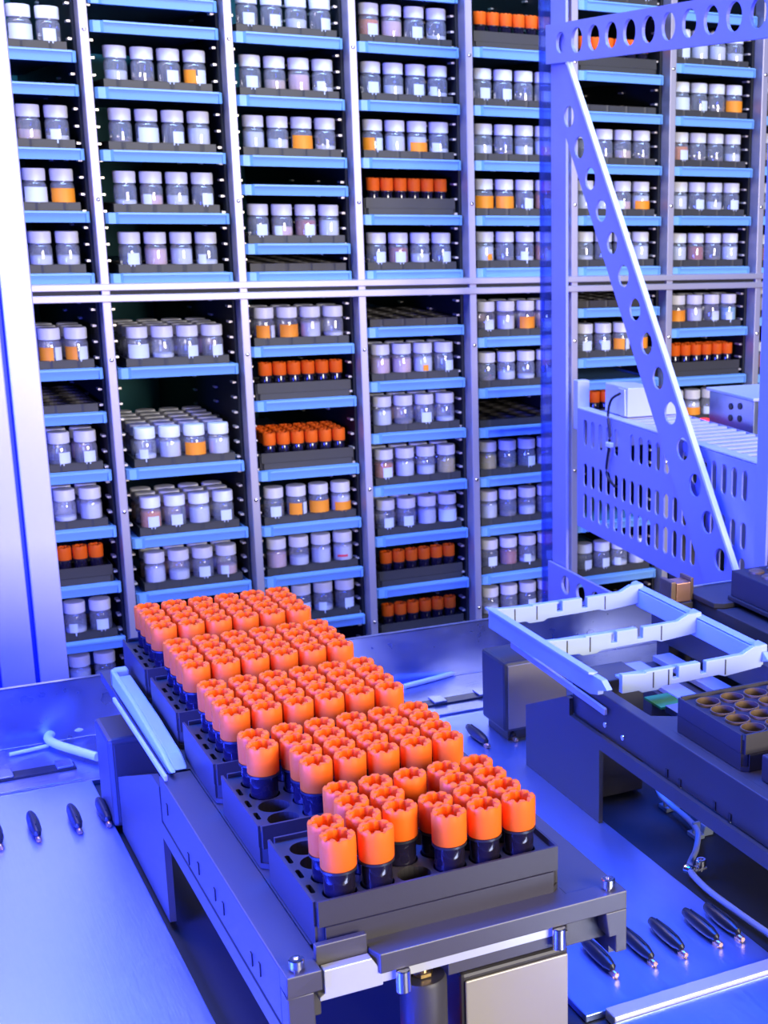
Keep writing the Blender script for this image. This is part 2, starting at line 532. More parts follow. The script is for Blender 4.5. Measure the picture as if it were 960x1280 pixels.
obj('rack_plinth', MB().box(.2945, .4255, -.03, .1695, -.005, -.0004), ANOD, C2)
well_rack((.2965, .0835, 0), 'empty black rack with bronze-lined wells on the right carrier')
t = thing('rack_cover', 'blunt navy block cut by the right photo edge, before the well rack', 'block', (.300, -.03, 0))
obj('body', MB().box(.0, .1278, .0, .1, .0, .017), BLACK, t, bev=.001)
link('socket_screw', SCREW, t, (.012, .06, .0125))

# ------------------------------------------------------------------ far right carrier
C3 = thing('rack_carrier', 'far right dark carrier with blue-lit top plate before the perforated basket', 'carrier', (0, 0, 0))
mb = MB(); mb.prism([(.480, .41), (.488, .405), (.525, .405), (.525, .30), (.70, .30), (.70, .468), (.480, .462)], 'z', -.004, 0.0005)
obj('top_plate', mb, ANOD, C3, bev=.0005)
obj('left_rail', MB().box(.482, .514, -.05, .452, -.1, -.0045), ANOD, C3, bev=.0008)
obj('right_rail', MB().box(.64, .67, -.05, .452, -.1, -.0045), ANOD, C3, bev=.0008)
obj('back_edge', MB().box(.480, .70, .4625, .465, -.006, .0015), SATIN, C3)
t = thing('well_rack', 'tall black rack with round studs at the far right edge', 'rack', (.497, .30, 0.0006))
obj('rack_block', MB().box(0, .1278, 0, .115, -.0, .004).box(.002, .1258, .002, .113, .004, .027), BLACK, t, bev=.0008)
for i in range(6):
    for j in range(5):
        obj('stud', MB().lathe([(.007, .0265), (.007, .0285), (.0052, .0295), (.001, .0297)], 18, (.0175 + i * .019, .0165 + j * .02, 0)), BRONZE, t)
t = thing('copper_clamp', 'small copper clamp standing left of the far right top plate', 'clamp', (.466, .452, -.1))
obj('post', MB().box(-.012, .012, -.010, .012, 0, .094), ANOD, t, bev=.0006)
obj('block', MB().box(-.004, .011, -.008, .010, .0945, .112), COPPER, t, bev=.0008)
obj('cheek', MB().box(-.010, -.005, -.009, .012, .0945, .114), BRONZE, t, bev=.0006)
obj('cheek', MB().box(.012, .015, -.006, .014, .0945, .115), BRONZE, t, bev=.0006)
t = thing('steel_cylinder', 'small bright cylinder lying below the copper clamp', 'cylinder', (.468, .405, -.018))
obj('barrel', MB().lathe([(.004, -.022), (.006, -.0215), (.006, .02), (.005, .0215)], 18, (0, 0, 0), 'y'), STEEL, t)
obj('foot', MB().box(-.004, .004, -.012, .012, -.082, -.0055), ANOD, t)

# ------------------------------------------------------------------ deck
def sheet(name, label, poly, z0, z1, material=DECK, bev=.0006):
    o = obj(name, MB().prism(poly, 'z', z0, z1), material, bev=bev)
    return tag(o, label, 'deck plate')


sheet('deck_plate', 'pale brushed steel deck plate left of the tube carrier', [(-.75, -.45), (-.0235, -.45), (-.0235, .508), (-.75, .508)], -.1045, -.1)
sheet('deck_plate', 'blue-lit brushed steel deck plate between the two carriers', [(.1585, .0305), (.2885, .0305), (.2885, .378), (.335, .378), (.335, .508), (.1585, .508)], -.1045, -.1)
sheet('deck_plate', 'steel deck plate at the bottom right corner below the bright edge strip', [(.168, -.45), (.52, -.45), (.52, .0165), (.168, .0165)], -.1045, -.1)
o = obj('edge_strip', MB().box(.170, .52, .0175, .0295, -.1045, -.0975), mat('warm_edge_strip', (.85, .80, .78), .3, metal=.6), bev=.001)
tag(o, 'bright metal edge strip crossing the deck at bottom right', 'strip')
sheet('deck_plate', 'narrow rear steel ledge along the foot of the back wall', [(-.75, .5085), (.648, .5085), (.648, .606), (-.75, .606)], -.1045, -.1005, STEEL)
o = obj('floor', MB().box(-1.5, 2.2, -1.0, 2.2, -.40, -.39), PANEL_DARK); o['kind'] = 'structure'
o = obj('pan', MB().box(-.78, .648, -.48, .606, -.112, -.1048), PANEL_DARK)
tag(o, 'dark pan under the carriers, seen between the deck plates', 'pan')
o = obj('back_wall', MB().box(-.78, .648, .6065, .6085, -.112, -.050).box(-.78, .648, .6065, .611, -.0505, -.0495), STEEL)
tag(o, 'low shiny steel wall closing the deck behind the tube racks', 'wall')
o = obj('deck_support', MB().box(-.78, .645, -.48, .6, -.39, -.1125), DEEP); tag(o, 'dark machine base beneath the steel deck', 'base')

# slotted hinge channel
for (xa, xb, lab) in ((-.40, -.03, 'black slotted channel with clips on the left rear deck'), (.17, .335, 'black slotted channel with clips on the right rear deck')):
    t = thing('slot_channel', lab, 'channel', ((xa + xb) / 2, .542, -.1004), 'slotted channels')
    L = (xb - xa) / 2
    obj('channel', MB().box(-L, L, -.008, .006, 0, .003), RUBBER, t, bev=.0004)
    obj('ledge', MB().box(-L, L, -.030, -.0085, 0, .0015), STEEL, t, bev=.0004)
    x = -L + .012
    while x < L - .012:
        obj('clip', MB().box(x, x + .012, -.0075, .0095, .0031, .0048), STEEL, t, bev=.0006)
        x += .043

# rubber-covered pins
def pin(x, y, label, grp, ang=0):
    t = thing('locating_pin', label, 'pin', (x, y, -.0999), grp, ang)
    prof = [(.0004, -.0205), (.0022, -.019), (.0036, -.012), (.0041, 0), (.0036, .012), (.0024, .019), (.0008, .0205)]
    mb = MB(); mb.lathe(prof, 16, (0, 0, .0048), 'y')
    mb.v = [(a, b, .0048 + (c - .0048) * 1.15) for a, b, c in mb.v]
    obj('rubber_cover', mb, RUBBER, t)
    obj('groove', MB().box(-.0004, .0004, -.012, .012, .0090, .00975), DEEP, t)
    obj('pin_tip', MB().lathe([(.0014, -.0245), (.0018, -.024), (.0018, -.019)], 12, (0, 0, .0022), 'y').box(-.0016, .0016, -.0225, -.017, .0, .0015), COPPER, t)


for k, x in enumerate((-.0990, -.0745, -.0475)):
    pin(x, .434, 'dark oval pin on the left deck, %s' % ['cut by the photo edge', 'middle of the row', 'third from the photo edge'][k], 'oval pins on the left deck')
pin(-.0275, .436, 'dark oval pin against the foot of the left navy box', 'oval pins on the left deck')
for k, x in enumerate((.1925, .219, .2405, .2655)):
    pin(x, .081, 'black oval pin with copper tip on right deck, %s' % ['nearest the grey motor', 'beside the front bar leg', 'third in the row', 'fourth in the row'][k], 'oval pins on the right deck')
pin(.281, .080, 'black oval pin at the shadowed edge under the grey cable', 'oval pins on the right deck')
pin(.2705, .446, 'dark oval pin right behind the rearmost orange tubes, nearer them', 'oval pins at the rear right deck')
pin(.2965, .448, 'dark oval pin at the foot of the right motor box', 'oval pins at the rear right deck')

# motor boxes
t = thing('motor_box', 'navy motor box at the back of the left carrier', 'motor', (0, .436, -.0999))
obj('body', MB().box(-.0245, .018, -.026, .026, 0, .0672), ANOD, t, bev=.003)
obj('front_panel', MB().box(-.0205, .014, -.0272, -.0262, .004, .063), BLACK, t, bev=.0004)
t = thing('motor_box', 'black and beige motor box behind the right carrier beam', 'motor', (.316, .451, -.0999))
obj('body', MB().box(-.0285, .030, -.024, .024, .0085, .0702), ANOD, t, bev=.003)
obj('front_panel', MB().box(-.0255, .028, -.0253, -.0243, .012, .0675), BEIGE, t, bev=.0004)
obj('foot', MB().box(-.024, .026, -.020, .020, 0, .0083), ANOD, t)
t = thing('motor_box', 'grey square motor under the front bar of the carrier', 'motor', (.1025, .012, -.1045))
obj('body', MB().box(-.0305, .0305, -.0105, .030, 0, .0705), BLACK, t, bev=.002)
obj('front_panel', MB().box(-.0285, .0295, -.0122, -.0106, 0, .067), BEIGE, t, bev=.0008)
obj('shaft_mount', MB().box(-.004, .004, -.004, .010, .0707, .080), ANOD, t)
t = thing('air_cylinder', 'dark upright cylinder with brass collar under the front bar', 'cylinder', (.0515, -.0, -.1045))
obj('barrel', MB().lathe([(.0112, 0), (.0118, .001), (.0118, .0755), (.0108, .0775), (.004, .0777)], 28), BLACK, t)
obj('collar', MB().lathe([(.0045, .0778), (.0052, .0782), (.0052, .080), (.0045, .0805)], 6, smooth=False), BRASS, t)
obj('rod', MB().lathe([(.0028, .0806), (.0028, .0855), (.0015, .0872)], 18), CHROME, t)
t = thing('indicator_lamp', 'small red indicator glowing in the dark under the carrier front', 'lamp', (.022, .03, -.1045))
obj('lens', MB().lathe([(.004, .0), (.004, .030), (.002, .033)], 16), REDLED, t)

# cables
o = obj('bent_cable', MB().tube([at(*p) for p in ((122, 946, 'z', -.094), (95, 938, 'z', -.094), (70, 930, 'z', -.094), (60, 922, 'z', -.094), (72, 913, 'z', -.094), (98, 911, 'z', -.094), (120, 906, 'z', -.095))], .0036), CABLE)
tag(o, 'white bent cable leaving the left navy box', 'cable')
o = obj('thin_cable', MB().tube([at(*p) for p in ((12, 943, 'z', -.098), (35, 938, 'z', -.098), (60, 932, 'z', -.098))], .0016), CABLE)
tag(o, 'thin pale cable lying flat at the left rear ledge', 'cable')
o = obj('loop_cable', MB().tube([at(*p) for p in ((505, 858, 'z', -.098), (550, 846, 'z', -.098), (585, 835, 'z', -.098), (605, 828, 'z', -.098))], .0024), CABLE)
tag(o, 'white cable lying along the back wall left of the right motor box', 'cable')
t = thing('sensor_cable', 'grey cable with clips running out of the right carrier cutout', 'cable', (0, 0, 0))
pts = [at(820, 978, 'z', -.088), at(826, 994, 'z', -.092), at(838, 1006, 'z', -.096), at(860, 1024, 'z', -.096), at(872, 1040, 'z', -.096), at(870, 1062, 'z', -.096), at(862, 1085, 'z', -.0965), at(880, 1108, 'z', -.0965), at(915, 1135, 'z', -.0965), at(962, 1168, 'z', -.0965), at(1010, 1200, 'z', -.0965)]
obj('sheath', MB().tube(pts, .0022), mat('grey_cable_sheath', (.45, .47, .56), .45), t)
for (px, py) in ((834, 1003), (870, 1037)):
    p = at(px, py, 'z', -.099)
    mb = MB(); mb.box(-.004, .004, -.006, .006, -.0055, -.0022); mb.prism([(.004, -.0055), (.013, -.0055), (.014, .002), (.010, .005), (.006, .002)], 'y', -.003, .004); mb.box(-.003, .003, -.0012, .0012, -.0022, .0062)
    obj('clip', mb, GREYCLIP, t, p, bev=.0004)
p = at(862, 1087, 'z', -.0965)
obj('clamp_ring', MB().lathe([(.0031, -.0035), (.0034, -.003), (.0034, .003), (.0031, .0035)], 16, (0, 0, 0), 'y'), CHROME, t, p, rz=.5)
obj('clamp_tab', MB().box(.003, .012, -.003, .003, -.001, .0002), CHROME, t, p)
link('socket_screw', SCREW, t, (p.x + .009, p.y, p.z + .001))
t = thing('cable_clamp', 'shiny cable clamp at the bottom left under the carrier rail', 'clamp', (-.013, .012, -.1045))
obj('post', MB().box(-.004, .004, -.004, .004, 0, .045), ANOD, t)
link('socket_screw', SCREW, t, (0, 0, .046))
obj('ring', MB().lathe([(.004, -.003), (.0045, -.0025), (.0045, .0025), (.004, .003)], 16, (.006, 0, .049), 'y'), CHROME, t)
obj('wire', MB().tube([(.0075, .001, .046), (.008, -.004, .02), (.008, -.006, .0)], .0022), CABLE, t)

# ------------------------------------------------------------------ shelving
YS = 1.28
POSTS = [-.016, .1465, .3110, .4655, .6230, .7790, .9365, 1.0950, 1.2550]
SH = thing('storage_shelving', 'tall steel shelving of trays and vials filling the background', 'shelving', (0.6, 1.3, -.39))
off = Vector((-.6, -1.3, .39))


def shp(name, mb, mt, bev=0):
    mb.v = [(a + off.x, b + off.y, c + off.z) for a, b, c in mb.v]
    return obj(name, mb, mt, SH, bev=bev)


POSTM = mat('post_metal', (.44, .40, .47), .40, metal=.45, bump=.08, bscale=(900, 900, 20))
for k, x in enumerate(POSTS):
    p = shp('post', MB().box(x - .0052, x + .0052, YS - .012, YS + .012, -.389, .70), POSTM, .001)
    mb = MB()
    for z in [(-.25 + .19 * q) for q in range(5)]:
        mb.lathe([(.0022, YS - .0125), (.0022, YS - .0135), (.001, YS - .0140)], 12, (x, 0, z), 'y')
    mb.v = [(a + off.x, b + off.y, c + off.z) for a, b, c in mb.v]
    q = obj('post_bolt', mb, CHROME, SH)
    q.parent = p
    shp('runner_panel', MB().box(x - .0085, x + .0085, YS + .0125, 1.78, -.389, .70), DEEP)
    mb = MB()
    for n in range(50):
        z = -.30 + n * .0195
        for sx in (-1, 1):
            mb.box(x + sx * .0115 - .0022, x + sx * .0115 + .0022, YS + .016, YS + .030, z, z + .0024)
            for yy in (1.40, 1.52):
                mb.box(x + sx * .0105 - .0018, x + sx * .0105 + .0018, yy, yy + .012, z, z + .0024)
    r = shp('runner_pegs', mb, mat('runner_peg_metal', (.75, .66, .58), .35, metal=.5)); r['kind'] = 'stuff'
shp('middle_rail', MB().box(-.02, 1.26, YS - .0135, YS + .012, .2130, .2215), POSTM, .001)
shp('middle_rail', MB().box(-.02, 1.26, YS - .0135, YS + .012, .1995, .2085), POSTM, .001)
shp('rail_web', MB().box(-.02, 1.26, YS - .006, YS + .010, .2085, .2130), DEEP)
shp('back_panel', MB().box(-.05, 1.30, 1.785, 1.79, -.389, .70), TEAL)
shp('end_panel', MB().box(-.032, -.026, YS + .013, 1.784, -.389, .70), DEEP)
shp('end_panel', MB().box(1.268, 1.274, YS + .013, 1.784, -.389, .70), DEEP)


TRAYMESH = {}


def tray_mesh(L):
    key = round(L, 4)
    if key in TRAYMESH: return TRAYMESH[key]
    h = L / 2
    mb = MB()
    a, b = -h + .014, h - .005
    mb.prism([(-.0035, .0065), (.010, .0065), (.010, -.0065), (.0005, -.0065), (-.0015, .0038), (-.0035, .0044)], 'x', a, b)
    lip = mb.mesh('front_lip', TRAYB)
    mb = MB()
    mb.prism([(-h, .004), (-h + .003, .0005), (a - .0028, .0), (a, -.003), (a, .010), (-h, .010)], 'z', -.0065, .0062)
    ends = mb.mesh('left_end', TRAYB); mb = MB()
    mb.prism([(b, -.0025), (h - .001, .000), (h, .003), (h, .010), (b, .010)], 'z', -.0065, .0062)
    ends2 = mb.mesh('right_end', TRAYB)
    mb = MB(); mb.box(-h + .002, h - .002, .010, .455, -.0005, .0028); mb.box(-h + .001, -h + .004, .010, .455, .0028, .0055); mb.box(h - .004, h - .001, .010, .455, .0028, .0055)
    floor_ = mb.mesh('tray_floor', mat('tray_floor_plastic', (.10, .22, .42), .5))
    TRAYMESH[key] = (lip, ends, ends2, floor_)
    return TRAYMESH[key]


# vial meshes
VH = .050
JAR = MB().lathe([(.010, 0), (.0126, .001), (.0132, .003), (.0132, .0305), (.0122, .0335), (.0104, .0352), (.0104, .0368)], 24).mesh('glass_jar', GLASS)
VCAP = MB().lathe([(.0120, .0358), (.0129, .0362), (.0131, .0480), (.0125, .0497), (.0112, .0500), (.0004, .0498)], 28).mesh('white_cap', CAPW)


def contents_mesh(k, h): return MB().lathe([(.0095, .0012), (.0120, .002), (.0126, .004), (.0126, h - .001), (.0110, h), (.0004, h + .0003)], 20).mesh('contents', POWD[k])


def label_mesh(z0, z1, a0, a1, mt, name='label', r=.01335):
    n = 12; vs = []; fs = []
    for rr in (r, r + .00025):
        for i in range(n + 1):
            a = -PI / 2 + math.radians(a0 + (a1 - a0) * i / n)
            for z in (z0, z1): vs.append((rr * math.cos(a), rr * math.sin(a), z))
    m_ = 2 * (n + 1)
    for i in range(n):
        p = 2 * i
        fs += [(p, p + 2, p + 3, p + 1), (m_ + p, m_ + p + 1, m_ + p + 3, m_ + p + 2), (p, m_ + p, m_ + p + 2, p + 2), (p + 1, p + 3, m_ + p + 3, m_ + p + 1)]
    fs += [(0, 1, m_ + 1, m_), (m_ - 2, 2 * m_ - 2, 2 * m_ - 1, m_ - 1)]
    return MB().add(vs, fs, True).mesh(name, mt)


CONT = {}
for k in POWD:
    for nm, h in (('lo', .016), ('mid', .022), ('hi', .030)):
        CONT[k + nm] = contents_mesh(k, h)
LABM = {'o': label_mesh(.010, .0275, -72, 72, LABO), 'oh': label_mesh(.010, .027, -72, 5, LABO), 'os': label_mesh(.009, .023, -62, 62, LABO),
        'wh': label_mesh(.009, .027, 15, 66, LABW), 'wl': label_mesh(.010, .0285, -70, 70, LABW), 'ws': label_mesh(.009, .025, -22, 40, LABW),
        'wn': label_mesh(.007, .023, -52, -8, LABW), 'red': label_mesh(.016, .019, -40, 20, REDP, r=.0138), 'dot': label_mesh(.012, .020, -10, 22, LABO)}
# code: (description, contents, labels)
VK = {
    'c': ('clear vial with small white label', None, ['ws']),
    'e': ('bare clear vial', 'wlo', []),  # pale low fill put in to bring light into the empty jar
    'g': ('clear vial with pale residue', 'dlo', []),  # low brown fill stands in for light gleaming in the glass
    'w': ('vial of white powder', 'whi', []),
    'm': ('half-full vial of white powder', 'wmid', []),
    'l': ('vial with wide white label', 'wlo', ['wl']),
    'o': ('vial with bright orange label', None, ['o']),
    's': ('vial with short orange label', 'whi', ['os']),
    'h': ('vial half orange half white label', None, ['oh', 'wh']),
    'O': ('vial of amber liquid', 'Ohi', []),
    'A': ('amber vial with white label', 'Ohi', ['ws']),
    'p': ('vial of pink powder', 'phi', []),
    'q': ('half-full pink powder vial', 'pmid', ['wn']),
    'r': ('vial of red-brown liquid', 'rhi', []),
    'R': ('red-brown vial with white label', 'rhi', ['ws']),
    'b': ('vial of beige powder', 'bmid', []),
    'B': ('beige-topped vial with white label', 'bhi', ['wl']),
    'y': ('vial of yellow liquid', 'yhi', []),
    'k': ('white vial with red stripe', 'whi', ['red']),
    't': ('white vial with teal band', 'thi', ['wn']),
    'd': ('white vial with orange dot', 'whi', ['dot']),
    'n': ('clear vial with narrow label', 'wlo', ['wn']),
}
NV = [0]


def make_vial(loc, code, label, group):
    desc, cont, labs = VK[code]
    t = thing('glass_vial', label, 'vial', loc, group, math.radians(random.uniform(-14, 14)))
    link('glass_jar', JAR, t); link('screw_cap', VCAP, t)
    if cont: link('contents', CONT[cont], t)
    for l in labs: link('label', LABM[l], t)
    NV[0] += 1
    return t


# vial rack (low, black, 4 x 3 wells)
def vialrack_meshes():
    L, W, H = .1278, .0855, .0135
    out = [(.001, .001), (L - .001, .001), (L - .001, W - .001), (.001, W - .001)]
    holes = [circ(L / 2 + (i - 1.5) * .0308, W / 2 + (j - 1) * .0285, .0137, 20) for i in range(4) for j in range(3)]
    mb = MB(); mb.plate(out, holes, H - .002, Matrix.Translation((0, 0, .002)))
    mb.box(0, L, 0, W, 0, .002)
    return mb.mesh('rack_block', BLACK)


VRACK = vialrack_meshes()

# (column, lip centre px, py, kind, codes, rows)
TR = [
    (1, 50, 68, 'v', '.lc', 1), (1, 55, 111, 'n', '', 0), (1, 65, 192, 'v', 'Abn', 1), (1, 72, 271, 'v', '.lo', 1), (1, 80, 349, 'v', '.mm', 1),
    (1, 91, 468.5, 'v', '.hh', 3), (1, 96, 524, 'e', '', 0), (1, 103, 597, 'v', '.cc', 2), (1, 110, 668, 'v', '.ew', 2), (1, 116, 738, 'r', '', 1), (1, 122, 807, 'v', '.nc', 1), (1, 128, 873, 'v', '.wm', 1),
    (2, 190, 2, 'n', '', 0), (2, 190, 37, 'n', '', 0), (2, 200, 119, 'v', 'mgch', 1), (2, 207, 196, 'v', 'glcw', 1), (2, 210, 273, 'v', 'eqmc', 1), (2, 217, 348, 'v', 'cpwn', 1),
    (2, 225, 464, 'v', 'lecc', 4), (2, 233, 588, 'v', 'nwow', 6), (2, 238, 673, 'v', 'Acwc', 3), (2, 243, 741, 'v', 'wmcq', 2),
    (3, 360, 50, 'v', 'ccmc', 1), (3, 363, 128, 'v', 'cbpn', 1), (3, 368, 202, 'v', 'wmoe', 1), (3, 370, 238, 'n', '', 0), (3, 373, 311, 'v', 'cqRw', 1), (3, 377, 346, 'e', '', 0),
    (3, 380, 438, 'v', 'howe', 2), (3, 383.5, 505, 'r', '', 1), (3, 387, 591, 'r', '', 4), (3, 392.5, 659, 'v', 'chos', 1), (3, 394, 722, 'v', 'pmwk', 1), (3, 397, 782, 'v', 'ccnc', 1),
    (4, 510, -8, 'v', 'cwcc', 1), (4, 510, 62, 'v', 'Apce', 1), (4, 512, 134, 'v', 'cmcn', 1), (4, 515, 205, 'v', 'hwsn', 1), (4, 517, 275, 'r', '', 1), (4, 520, 344, 'v', 'cRmc', 1),
    (4, 524, 414, 'e', '', 0), (4, 525.6, 481, 'v', 'ppdc', 2), (4, 527, 545, 'v', 'wgce', 2), (4, 529, 610, 'v', 'Awmy', 2), (4, 531, 672, 'v', 'ccwB', 2), (4, 533, 735, 'r', '', 1), (4, 535, 800, 'r', '', 1),
    (5, 643, 68, 'r', '', 1), (5, 643, 140, 'v', 'ccgc', 1), (5, 643, 208, 'v', 'mgmw', 1), (5, 643, 276, 'v', 'oocA', 1), (5, 643, 341, 'v', 'dgnA', 1),
    (5, 640, 427, 'v', 'cwoc', 2), (5, 640, 490, 'v', 'gmec', 1), (5, 640, 539, 'e', '', 0), (5, 642, 600, 'v', 'ygcm', 1), (5, 642, 661, 'v', 'wgmc', 1), (5, 642, 721, 'v', 'crnc', 1), (5, 642, 780, 'v', 'mgce', 1),
    (6, 776, 10, 'v', 'ccwc', 1), (6, 776, 97, 'r', '', 1), (6, 776, 147, 'e', '', 0), (6, 778, 212, 'v', 'cgbg', 1), (6, 778, 276, 'v', 'wmqs', 1), (6, 778, 339, 'v', 'eccw', 1),
    (6, 775, 390, 'e', '', 0), (6, 775, 452, 'v', 'ccho', 1), (6, 772, 480, 'n', '', 0), (6, 773, 535, 'r', '', 1), (6, 776, 655, 'n', '', 0), (6, 777, 722, 'v', 'ccnw', 1),
    (7, 893, 22, 'n', '', 0), (7, 893, 88, 'v', 'cwwm', 1), (7, 893, 153, 'v', 'lcgo', 1), (7, 893, 215, 'v', 'Aggm', 1), (7, 893, 276, 'v', 'wcmc', 1), (7, 893, 339, 'v', 'wrgw', 1),
    (7, 891, 415, 'v', 'owct', 2), (7, 893, 475, 'r', '', 2), (7, 893, 532, 'v', 'csnm', 1),
    (8, 1008, 88, 'v', 'w', 1), (8, 1008, 153, 'v', 'c', 1), (8, 1008, 215, 'v', 'b', 1), (8, 1008, 276, 'v', 'm', 1), (8, 1008, 339, 'v', 'r', 1), (8, 1008, 400, 'v', 'w', 1), (8, 1008, 470, 'v', 'R', 1),
]
VPOS = {4: ['leftmost', 'second from left', 'second from right', 'rightmost'], 3: ['left', 'middle', 'right'], 1: ['leftmost']}
rank = {}
for c in range(1, 9):
    up = sorted([t for t in TR if t[0] == c and t[2] < 356], key=lambda t: -t[2])
    dn = sorted([t for t in TR if t[0] == c and t[2] > 356], key=lambda t: t[2])
    for i, t in enumerate(up): rank[(c, t[2])] = '%s tray above rail, %s column' % (ORD[i + 1], ORD[c])
    for i, t in enumerate(dn): rank[(c, t[2])] = '%s tray below rail, %s column' % (ORD[i + 1], ORD[c])
LAYERS = ['', 'second row back', 'third row back', 'fourth row back', 'fifth row back', 'sixth row back']
for (c, px, py, kind, codes, rows) in TR:
    xa, xb = POSTS[c - 1] + .0092, POSTS[c] - .0085
    xm = (xa + xb) / 2; L = xb - xa
    z = at(px, py, 'y', YS).z
    pos = rank[(c, py)]
    t = thing('shelf_tray', 'light blue plastic tray, ' + pos, 'tray', (xm, YS, z), 'light blue shelf trays')
    lip, ends, ends2, fl = tray_mesh(L)
    link('front_lip', lip, t); link('left_end', ends, t); link('right_end', ends2, t); link('tray_floor', fl, t)
    x0 = xm - .0639 + .002; y0 = YS + .0125; zt = z + .0029
    if kind == 'v':
        nr = max(1, math.ceil(rows / 3))
        for q in range(nr):
            r = link('vial_rack', VRACK, None, (x0, y0 + q * .0875, zt))
            tag(r, ('low black vial rack, ' if q == 0 else 'low black vial rack, behind the front one, ') + pos, 'rack', 'low black vial racks on the shelves')
        n = len(codes)
        for row in range(rows):
            cc = codes if row == 0 else ''.join(random.choice('wmcep') for _ in codes)
            for i, k in enumerate(cc):
                if codes[i] == '.':
                    continue
                ii = i if n == 4 else (i + 1 if n == 3 else i)
                x = x0 + .0639 + (ii - 1.5) * .0308; y = y0 + .0428 + (row % 3 - 1) * .0285 + (row // 3) * .0875
                pn = VPOS[4 if n == 4 else (3 if n == 3 else 1)][i]
                if row == 0: lab = '%s, %s, %s' % (VK[k][0], pn, pos)
                else: lab = 'white-capped vial, %s, %s, %s' % (pn, LAYERS[row], pos)
                make_vial((x, y, zt + .0022), k, lab, 'white-capped vials on the shelves')
    elif kind == 'r':
        make_rack24((x0, y0, zt), 'black tube rack, ' + pos, 'tube racks on the shelves')
        for j in range(rows):
            for i in range(6):
                x, y = tube_xy(i, j)
                lab = 'orange-capped tube, %s, %s, %s' % (COLN[i], ROWN[j], pos)
                make_tube((x0 + x, y0 + y, zt + RT), lab, 'orange-capped tubes on the shelves')
    elif kind == 'e':
        r = link('vial_rack', VRACK, None, (x0, y0, zt)); tag(r, 'empty low black rack, ' + pos, 'rack', 'low black vial racks on the shelves')
        r = link('vial_rack', VRACK, None, (x0, y0 + .0875, zt)); tag(r, 'empty low black rack, behind another, ' + pos, 'rack', 'low black vial racks on the shelves')
print('VIALS', NV[0])

# ------------------------------------------------------------------ gantry
G = thing('steel_gantry', 'lavender steel gantry with pierced straps and diagonal brace, right of picture', 'gantry', (.65, .85, -.39))


def gp(name, mb, mt, bev=0, par=G):
    mb.v = [(a - .65, b - .85, c + .39) for a, b, c in mb.v]
    return obj(name, mb, mt, par, bev=bev)


gp('rear_post', MB().box(.6530, .6570, 1.0445, 1.0855, -.389, .70), PAINT, .0008)
gp('front_post', MB().box(.6530, .6565, .584, .606, -.389, .70), PAINT, .0008)
o = [(1.085, .490), (1.085, .535), (.56, .534), (.56, .489)]
gp('top_strap', MB().plate(o, [circ(1.0446 - .0425 * k, .5128, .0142 if k else .012, 28) for k in range(12)], .0040, yz(.6462)), PAINT, .0003)
# diagonal
A = Vector((1.052, .500)); B = Vector((.640, -.110))
d = (B - A).normalized(); nrm = Vector((d.y, -d.x))
if nrm.x > 0: nrm = -nrm
w1, w2 = .026, .040
A0, A1, B0, B1 = A - nrm * .024, A + nrm * .022, B - nrm * .043, B + nrm * .036
mbq = MB(); holes = []
hs = [(1.049, .4428), (1.019, .407), (.9966, .373), (.9666, .3409), (.9378, .3004), (.9077, .2697), (.8818, .2321), (.8545, .2006), (.8294, .1668), (.8011, .1356), (.7766, .0965), (.7488, .0556), (.7218, .0244), (.6919, -.0056), (.6657, -.0402)]
# straight row of evenly spaced holes fitted to the strap's middle
for k in range(14):
    f = k / 13
    holes.append(circ(1.031 + (.6657 - 1.031) * f, .428 + (-.0402 - .428) * f, .0128, 26))
gp('diagonal_brace', mbq.plate([(1.060, .489), (1.0276, .4877), (.6114, -.074), (.6967, -.074), (1.0537, .424)], holes, .0024, yz(.6505)), PAINT, .0003)
# bright folded edge of the brace
e0 = Vector((1.0276, .4877)); e1 = Vector((.6114, -.074)); dd = (e1 - e0).normalized(); nn = Vector((-dd.y, dd.x)) * .0036
gp('folded_edge', MB().prism([tuple(e0), tuple(e1), tuple(e1 - nn), tuple(e0 - nn)], 'x', .6455, .6520), mat('bright_edge', (.85, .86, .95), .4, metal=.2))
gp('lower_strap', MB().plate([(1.085, -.139), (1.085, -.215), (.80, -.215), (.80, -.1385)], [circ(1.0327 - .0425 * k, -.160, .0125, 22) for k in range(4)], .0040, yz(.6462)), PAINT, .0003)
gp('floor_rail', MB().box(.653, .658, .608, 1.043, -.389, -.33), PAINT, .001)
t = thing('acrylic_panel', 'translucent blue pane edge beside the rear gantry post', 'panel', (.655, 1.10, -.389))
obj('pane', MB().box(-.002, .002, -.0135, .0150, 0, 1.08), ACRYL, t)
obj('edge_trim', MB().box(-.0028, .0028, .0152, .0175, 0, 1.08), ACRYL, t)

# perforated basket
Bk = thing('perforated_basket', 'lavender perforated sheet-metal basket with slotted side, behind the brace', 'basket', (.70, .80, -.088))
bo = Vector((-.70, -.80, .088))


def bp(name, mb, mt, bev=0):
    mb.v = [(a + bo.x, b + bo.y, c + bo.z) for a, b, c in mb.v]
    return obj(name, mb, mt, Bk, bev=bev)


